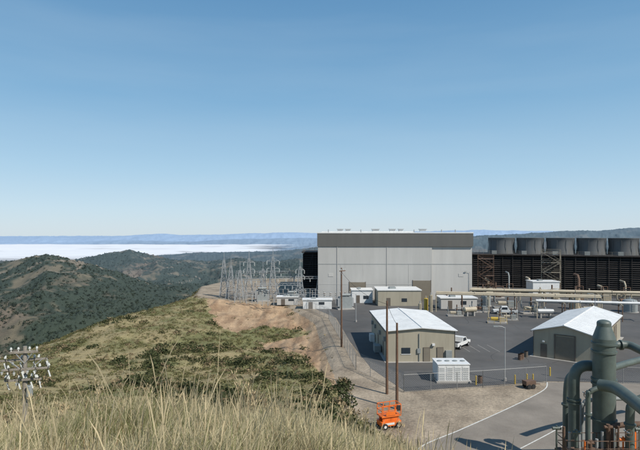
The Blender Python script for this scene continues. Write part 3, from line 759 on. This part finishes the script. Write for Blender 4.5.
b.sweep(path([(600,385,-2),(615,388,-3),(632,400,-5),(650,414,-7),(680,436,-9)],38),.42,M_gpipe)
b.sweep(path([(612,368,0),(640,360,2),(680,352,4),(720,345,6)],42),.28,M_gpipe)
b.sweep(path([(630,470,0),(630,415,0),(633,405,0),(645,398,0),(680,395,0)],36),.30,M_gpipe)
b.sweep(path([(588,470,-1),(588,400,-1),(590,392,-1),(598,388,-1)],38),.18,M_gpipe)
b.sweep(path([(582,470,2),(582,412,2),(584,404,2),(592,400,2),(640,398,2)],38),.16,M_gray)
b.sweep(path([(612,470,-1),(612,432,-1),(616,426,-1),(640,424,-1),(680,424,-1)],38),.2,M_rust)
b.obj('steam_pipes',sp)
b=MB()
for px,py,yd,r_ in((574,400,39,.52),(574,403,39,.52),(566,405,41,.36),(620,345,39,.40),(630,425,36,.40),(588,415,37,.26)):
    c=Q(px,py,yd)
    if py==345: b.tube(c,c+Vector((.14,0,0)),r_,M_gpipe,18)
    else: b.tube(c,c+Vector((0,0,.12)),r_,M_gpipe,18)
for px,py,yd in((583,392,38),(624,430,35)):
    c=Q(px,py,yd)
    b.tube(c,c+Vector((0,-.6,0)),.05,M_steel,6)
    for i in range(12):
        a=i*math.pi/6;a2=a+math.pi/6
        b.beam(c+Vector((.26*math.cos(a),-.6,.26*math.sin(a))),c+Vector((.26*math.cos(a2),-.6,.26*math.sin(a2))),.035,M_rust)
    b.beam(c+Vector((-.26,-.6,0)),c+Vector((.26,-.6,0)),.03,M_rust)
b.obj('flanges_and_valves',sp)
b=MB()
pz=Q(590,447,37).z
x0=Q(556,447,37).x; x1=x0+7.5; y0=35.5; y1=37.0
b.b0(x0,x1,y0,y1,pz-.08,pz,M_rust)
for yy in(y0,y1):
    for zz in(.5,1.05): b.beam((x0,yy,pz+zz),(x1,yy,pz+zz),.04,M_rust)
    for xx in np.linspace(x0,x1,6): b.beam((xx,yy,pz-.0),(xx,yy,pz+1.05),.045,M_rust); b.beam((xx,yy,PAD),(xx,yy,pz-.08),.14,M_rust)
for zz in(.5,1.05): b.beam((x0,y0,pz+zz),(x0,y1,pz+zz),.045,M_rust)
b.obj('access_platform',sp)
b=MB()
for i in range(16):
    px=558+i*5.5+random.uniform(-2,2); py=436+random.uniform(-10,8); c=Q(px,py,36.3+random.uniform(-.5,.5)); mm=random.choice([M_rust,M_gpipe,M_steel,M_orange,M_rust])
    b.tube((c.x,c.y,pz+.002),c+Vector((0,0,.2)),.05+random.random()*.09,mm,10)
    if i%3==0: b.tube(c+Vector((-.3,0,0)),c+Vector((.3,0,0)),.12,mm,10)
b.obj('small_valves',sp)
# ------------------------------------------------------------ shrubs
def shrub_template(nl,rng,sz=(.09,.18)):
    u=rng.normal(size=(nl,3)); u/=np.linalg.norm(u,axis=1)[:,None]; u[:,2]=np.abs(u[:,2])
    lob=1+.28*np.sin(u[:,0]*4+rng.uniform(0,6))*np.cos(u[:,1]*5+rng.uniform(0,6))+.12*rng.normal(size=nl)
    rad=rng.uniform(.45,1,nl)**.5*lob
    c=u*rad[:,None]*np.array([1,1,.8])
    a=rng.normal(size=(nl,3)); a/=np.linalg.norm(a,axis=1)[:,None]
    bb=np.cross(a,u+rng.normal(size=(nl,3))*.7); bb/=np.linalg.norm(bb,axis=1)[:,None]+1e-6
    s=rng.uniform(sz[0],sz[1],nl)[:,None]
    v=np.stack([c-a*s-bb*s*.6,c+a*s-bb*s*.6,c+a*s*.7+bb*s*.6,c-a*s*.7+bb*s*.6],1)
    return v,rng.uniform(.75,1.25,nl)
def scatter(name,xs,ys,zs,rad,cols,nl,rng,grow=1.0,tall=1.0):
    V=[];Cc=[]
    tm=[]
    for _ in range(8):
        v,s=shrub_template(nl,rng); c=v.mean(1,keepdims=True); tm.append(((v-c)*grow+c*np.array([1,1,tall]),s))
    k=len(xs); ti=np.arange(k)%8; a=rng.uniform(0,6.28,k); hs=rng.uniform(.7,1.15,k)
    for j in range(8):
        m=ti==j
        if not m.any(): continue
        v,sh=tm[j]; ca_=np.cos(a[m])[:,None,None]; sa_=np.sin(a[m])[:,None,None]; rd=rad[m][:,None,None]
        vx=(v[None,:,:,0]*ca_-v[None,:,:,1]*sa_)*rd+xs[m][:,None,None]
        vy=(v[None,:,:,0]*sa_+v[None,:,:,1]*ca_)*rd+ys[m][:,None,None]
        vz=v[None,:,:,2]*rd*hs[m][:,None,None]+zs[m][:,None,None]
        V.append(np.stack([vx,vy,vz],-1).reshape(-1,3))
        Cc.append(np.repeat((cols[m][:,None,:]*sh[None,:,None]).reshape(-1,3),4,0))
    V=np.concatenate(V);Cc=np.concatenate(Cc)
    return np_mesh(name,V,np.arange(len(V)).reshape(-1,4),M_shrub,np.clip(Cc,0,1))
NS=32000
sy=np.sqrt(RNG.uniform(20**2,215**2,NS)); sx=RNG.uniform(-1.05,.16,NS)*sy
sz=H(sx,sy)
bmk=bare_mask(sx,sy,sz)
padk=inpoly(sx,sy,pad_poly)|(dpoly(sx,sy,pad_poly)<1.2)
d1=fbm(sx/9,sy/9,4,91)+.8*fbm(sx/35,sy/35,3,92)
ppx=320+F*sx/sy; ppy=HY-F*sz/sy
lowzone=((ppx>150)&(ppy>345)&(ppx<375))*1.0
dark=sstep(.0,.35,fbm(sx/11,sy/11,3,95)-.04+.32*lowzone)
keep=(~padk)&((bmk<.5)|(RNG.random(NS)<.03))&(RNG.random(NS)<.14+.7*sstep(-.3,.35,d1+.15*lowzone))&(RNG.random(NS)<sstep(20,42,sy)*.9+.03)
keep&=RNG.random(NS)<np.interp(sy,[20,100,215],[1,.75,.55])
sx,sy,sz,d1,dark=[a[keep] for a in (sx,sy,sz,d1,dark)]
k=len(sx); print('shrubs',k)
cc=mixc(C(.165,.155,.066),C(.056,.066,.028),dark)*RNG.uniform(.7,1.3,(k,1))
dry=RNG.random(k)<.20; cc[dry]=np.array([.27,.205,.12])*RNG.uniform(.8,1.2,(dry.sum(),1))
rad=RNG.uniform(.28,.75,k)*(1+.65*dark)
scatter('chaparral_shrubs',sx,sy,sz-.1,rad,cc,60,np.random.default_rng(5))
NS=40000
sy=np.sqrt(RNG.uniform(22**2,190**2,NS)); sx=RNG.uniform(-1.0,.14,NS)*sy; sz=H(sx,sy)
bmk=bare_mask(sx,sy,sz); padk=inpoly(sx,sy,pad_poly)|(dpoly(sx,sy,pad_poly)<.8)
pt=fbm(sx/7,sy/7,3,97)
keep=(~padk)&((bmk<.5)|(RNG.random(NS)<.05))&(RNG.random(NS)<.35+.65*sstep(-.3,.2,pt))
sx,sy,sz=sx[keep],sy[keep],sz[keep]; k=len(sx)
mm_=RNG.random(k)
cc=mixc(C(.185,.172,.078),C(.31,.25,.14),(mm_>.5).astype(float)*.9)*RNG.uniform(.7,1.25,(k,1))
scatter('low_brush',sx,sy,sz-.04,RNG.uniform(.14,.36,k),cc,14,np.random.default_rng(8),2.0,1.1)
NT=44000
ty=np.exp(RNG.uniform(math.log(330),math.log(3200),NT)); tx=RNG.uniform(-.85,.1,NT)*ty
kp=RNG.random(NT)<sstep(-.2,.15,TD(tx,ty))*.92+.05
tx,ty=tx[kp],ty[kp]; tz=H(tx,ty); k=len(tx)
rt=np.hypot(tx,ty); tree_haze=1-np.exp(-(rt-250)/10000)
tc=mixc(C(.034,.042,.019)*RNG.uniform(.6,1.7,(k,1)),np.repeat(C(.15,.215,.29),k,0),tree_haze)  # leaf green with distance haze mixed into the tree colour
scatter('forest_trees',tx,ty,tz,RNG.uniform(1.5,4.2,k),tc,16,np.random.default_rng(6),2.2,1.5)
# ------------------------------------------------------------ grass
def grass(name,N_,y0,y1,h0,h1,w0,w1,rng,pw=1.0,amax=.85,tf=.05):
    yy=y0*(y1/y0)**(rng.random(N_)**pw); xx=rng.uniform(-.95,amax,N_)*(yy+1.2)
    zz=H(xx,yy)
    cl=fbm(xx/.7,yy/.7,3,101)+.7*fbm(xx/2.4,yy/2.4,2,103); kp=rng.random(N_)<.22+.78*sstep(-.35,.35,cl)
    kp&=~inpoly(xx,yy,pad_poly)
    xx,yy,zz,cl=xx[kp],yy[kp],zz[kp],cl[kp]; k=len(xx)
    h=rng.uniform(h0,h1,k)*np.clip(1+.9*cl,.4,1.9); tall=rng.random(k)<tf; h[tall]*=rng.uniform(1.4,2.2,tall.sum())
    w=rng.uniform(w0,w1,k)*(1+yy*.03)
    a=rng.uniform(0,6.28,k); lean=rng.uniform(.05,.75,k)*h; lean[tall]*=.45; la=rng.normal(.3,1.6,k)
    dx,dy=np.cos(a)*w/2,np.sin(a)*w/2
    lx_,ly_=np.cos(la)*lean,np.sin(la)*lean
    def ring(t,s): 
        c=np.stack([xx+lx_*t*t,yy+ly_*t*t,zz-.03+h*t*(1-.12*t)],-1); o_=np.stack([dx*s,dy*s,0*dx],-1); return c-o_,c+o_
    s_t=np.where(tall,.55,1.0)
    r0=ring(0,s_t);r1=ring(.45,.8*s_t);r2=ring(.85,.5);r3=ring(1,.12)
    st_=np.where(tall,1.8,.5); c=np.stack([dx*st_,dy*st_,0*dx],-1); m_=(r2[0]+r2[1])/2; r2=(m_-c,m_+c)
    V=np.stack([r0[0],r0[1],r1[0],r1[1],r2[0],r2[1],r3[0],r3[1]],1).reshape(-1,3)
    o_=np.arange(k)[:,None]*8
    q=np.concatenate([o_+np.array([[0,1,3,2]]),o_+np.array([[2,3,5,4]]),o_+np.array([[4,5,7,6]])],0)
    gt=rng.random(k); gp=.10+.5*sstep(-.1,.4,fbm(xx/2.0,yy/2.0,3,111))
    base=np.where((gt<gp)[:,None],np.array([[.23,.235,.095]]),np.array([[.58,.50,.31]]))*rng.uniform(.6,1.25,(k,1))
    base[gt>.95]=[.28,.18,.09]; base[tall]=np.array([.60,.49,.30])*rng.uniform(.6,1.1,(tall.sum(),1))
    return np_mesh(name,V,q,M_grass,np.clip(np.repeat(base,8,0),0,1))
grass('grass',200000,2.6,17,.13,.36,.0025,.006,np.random.default_rng(21),.9)
grass('grass',80000,15,52,.22,.5,.010,.022,np.random.default_rng(22),1.0,.25)
M_drystalk=mat('dry_stalk',(.34,.26,.16),.9,.2); M_seed=mat('seed_head',(.46,.36,.21),.9,.2)
def weed(x,y,h,name='dry_weed'):
    z=Hs(x,y); b=MB(); rng=random.Random(int(x*100))
    def br(p,d,L_,r_,lv):
        q=p+d*L_; b.tube(p,q,r_,M_drystalk,5,r_*.6,False)
        if lv==0: b.tube(q,q+d*.04,.009,M_seed,5,.003); return
        for i in range(3):
            t=rng.uniform(.35,1); dd=(d+Vector((rng.uniform(-.6,.6),rng.uniform(-.6,.6),rng.uniform(.1,.6)))).normalized()
            br(p+(q-p)*t,dd,L_*rng.uniform(.35,.6),r_*.6,lv-1)
    br(Vector((0,0,0)),Vector((.03,0,1)),h,.006,3)
    b.obj(name,None,(x,y,z))
for px,yd,h in ((240,6,.62),(247,6.1,.45),(28,9,.6),(150,8,.5),(345,7,.45),(97,6,.35),(205,9,.5),(310,10,.6),(60,7,.35),(275,8,.45),(180,7,.4),(122,9,.6),(365,9,.5),(400,8,.5)):
    weed((px-320)*yd/F,yd,h)
# ------------------------------------------------------------ wires
def wire(name,p,q,sag,r=.02):
    b=MB(); p=Vector(p);q=Vector(q)
    b.sweep([p.lerp(q,t/14)+Vector((0,0,-4*sag*(t/14)*(1-t/14))) for t in range(15)],r,M_tire,4); b.obj(name)
a=G(341.5,347);c=G(387,394)
wire('power_line',(a[0],a[1],PAD+12.5),(c[0],c[1],PAD+10.6),.8)
c2=G(397,409); wire('power_line',(c[0],c[1],PAD+10.7),(c2[0],c2[1],PAD+9.1),.2)
for px,py,h in((249,298,11.5),(273,299,12)):
    g=G(px,py)
    for s_ in(-1.6,1.6): wire('power_line',(g[0]+s_,g[1],PAD+h*.72-1),(g[0]+s_+25,g[1]+14,PAD+9.5),1.2,.03)
# ------------------------------------------------------------ light, world, camera
el=math.radians(46); sd=Vector((.74,-.67,0)).normalized()
sdir=Vector((sd.x*math.cos(el),sd.y*math.cos(el),math.sin(el)))
L_=bpy.data.lights.new('sun','SUN'); L_.energy=4.7; L_.angle=math.radians(.5); L_.color=(1,.95,.87)
so=bpy.data.objects.new('sun',L_); link(so); so.rotation_euler=sdir.to_track_quat('Z','Y').to_euler()
w=bpy.data.worlds.new('World'); bpy.context.scene.world=w; w.use_nodes=True
nt=w.node_tree; N=nt.nodes; L=nt.links
sk=N.new('ShaderNodeTexSky'); sk.sky_type='NISHITA'; sk.sun_disc=False
sk.sun_elevation=el; sk.sun_rotation=math.atan2(sd.x,sd.y); sk.altitude=900; sk.air_density=1.0; sk.dust_density=.6; sk.ozone_density=1.5
tc=N.new('ShaderNodeTexCoord'); sx_=N.new('ShaderNodeSeparateXYZ'); L.new(tc.outputs['Generated'],sx_.inputs[0])
cr=N.new('ShaderNodeValToRGB'); L.new(sx_.outputs['Z'],cr.inputs[0])
stops=[(0.0,(.62,.74,.83)),(.045,(.56,.73,.86)),(.12,(.42,.64,.82)),(.25,(.235,.465,.70)),(.42,(.135,.325,.565)),(1.0,(.05,.14,.32))]
els=cr.color_ramp.elements
els[0].position=0; els[1].position=1
for p_,c_ in stops[1:-1]: els.new(p_)
for e,(p_,c_) in zip(els,stops): e.color=(*c_,1)
mp=N.new('ShaderNodeMapping'); mp.inputs['Scale'].default_value=(1.2,1.2,9); L.new(tc.outputs['Generated'],mp.inputs[0])
no=N.new('ShaderNodeTexNoise'); no.inputs['Scale'].default_value=1.6; no.inputs['Detail'].default_value=5; L.new(mp.outputs[0],no.inputs['Vector'])
mr=N.new('ShaderNodeMapRange'); mr.inputs['From Min'].default_value=.45; mr.inputs['From Max'].default_value=.8; mr.inputs['To Max'].default_value=.12; L.new(no.outputs['Fac'],mr.inputs['Value'])
mh=N.new('ShaderNodeMix'); mh.data_type='RGBA'; L.new(mr.outputs[0],mh.inputs['Factor']); L.new(cr.outputs[0],mh.inputs[6]); mh.inputs[7].default_value=(.6,.74,.85,1)
sc_=N.new('ShaderNodeVectorMath'); sc_.operation='SCALE'; sc_.inputs['Scale'].default_value=10; L.new(mh.outputs[2],sc_.inputs[0])
mx=N.new('ShaderNodeMix'); mx.data_type='RGBA'; mx.inputs['Factor'].default_value=.85
L.new(sk.outputs[0],mx.inputs[6]); L.new(sc_.outputs[0],mx.inputs[7])
L.new(mx.outputs[2],N['Background'].inputs['Color']); N['Background'].inputs['Strength'].default_value=.1
cam=bpy.data.cameras.new('camera'); co=bpy.data.objects.new('camera',cam); link(co)
cam.sensor_width=36; cam.lens=36*F/640; cam.shift_y=8/640; cam.clip_start=.1; cam.clip_end=100000
co.location=(0,0,0); co.rotation_euler=(math.radians(90),0,0)
sc=bpy.context.scene; sc.camera=co
sc.view_settings.view_transform='Standard'; sc.view_settings.look='None'; sc.view_settings.exposure=0
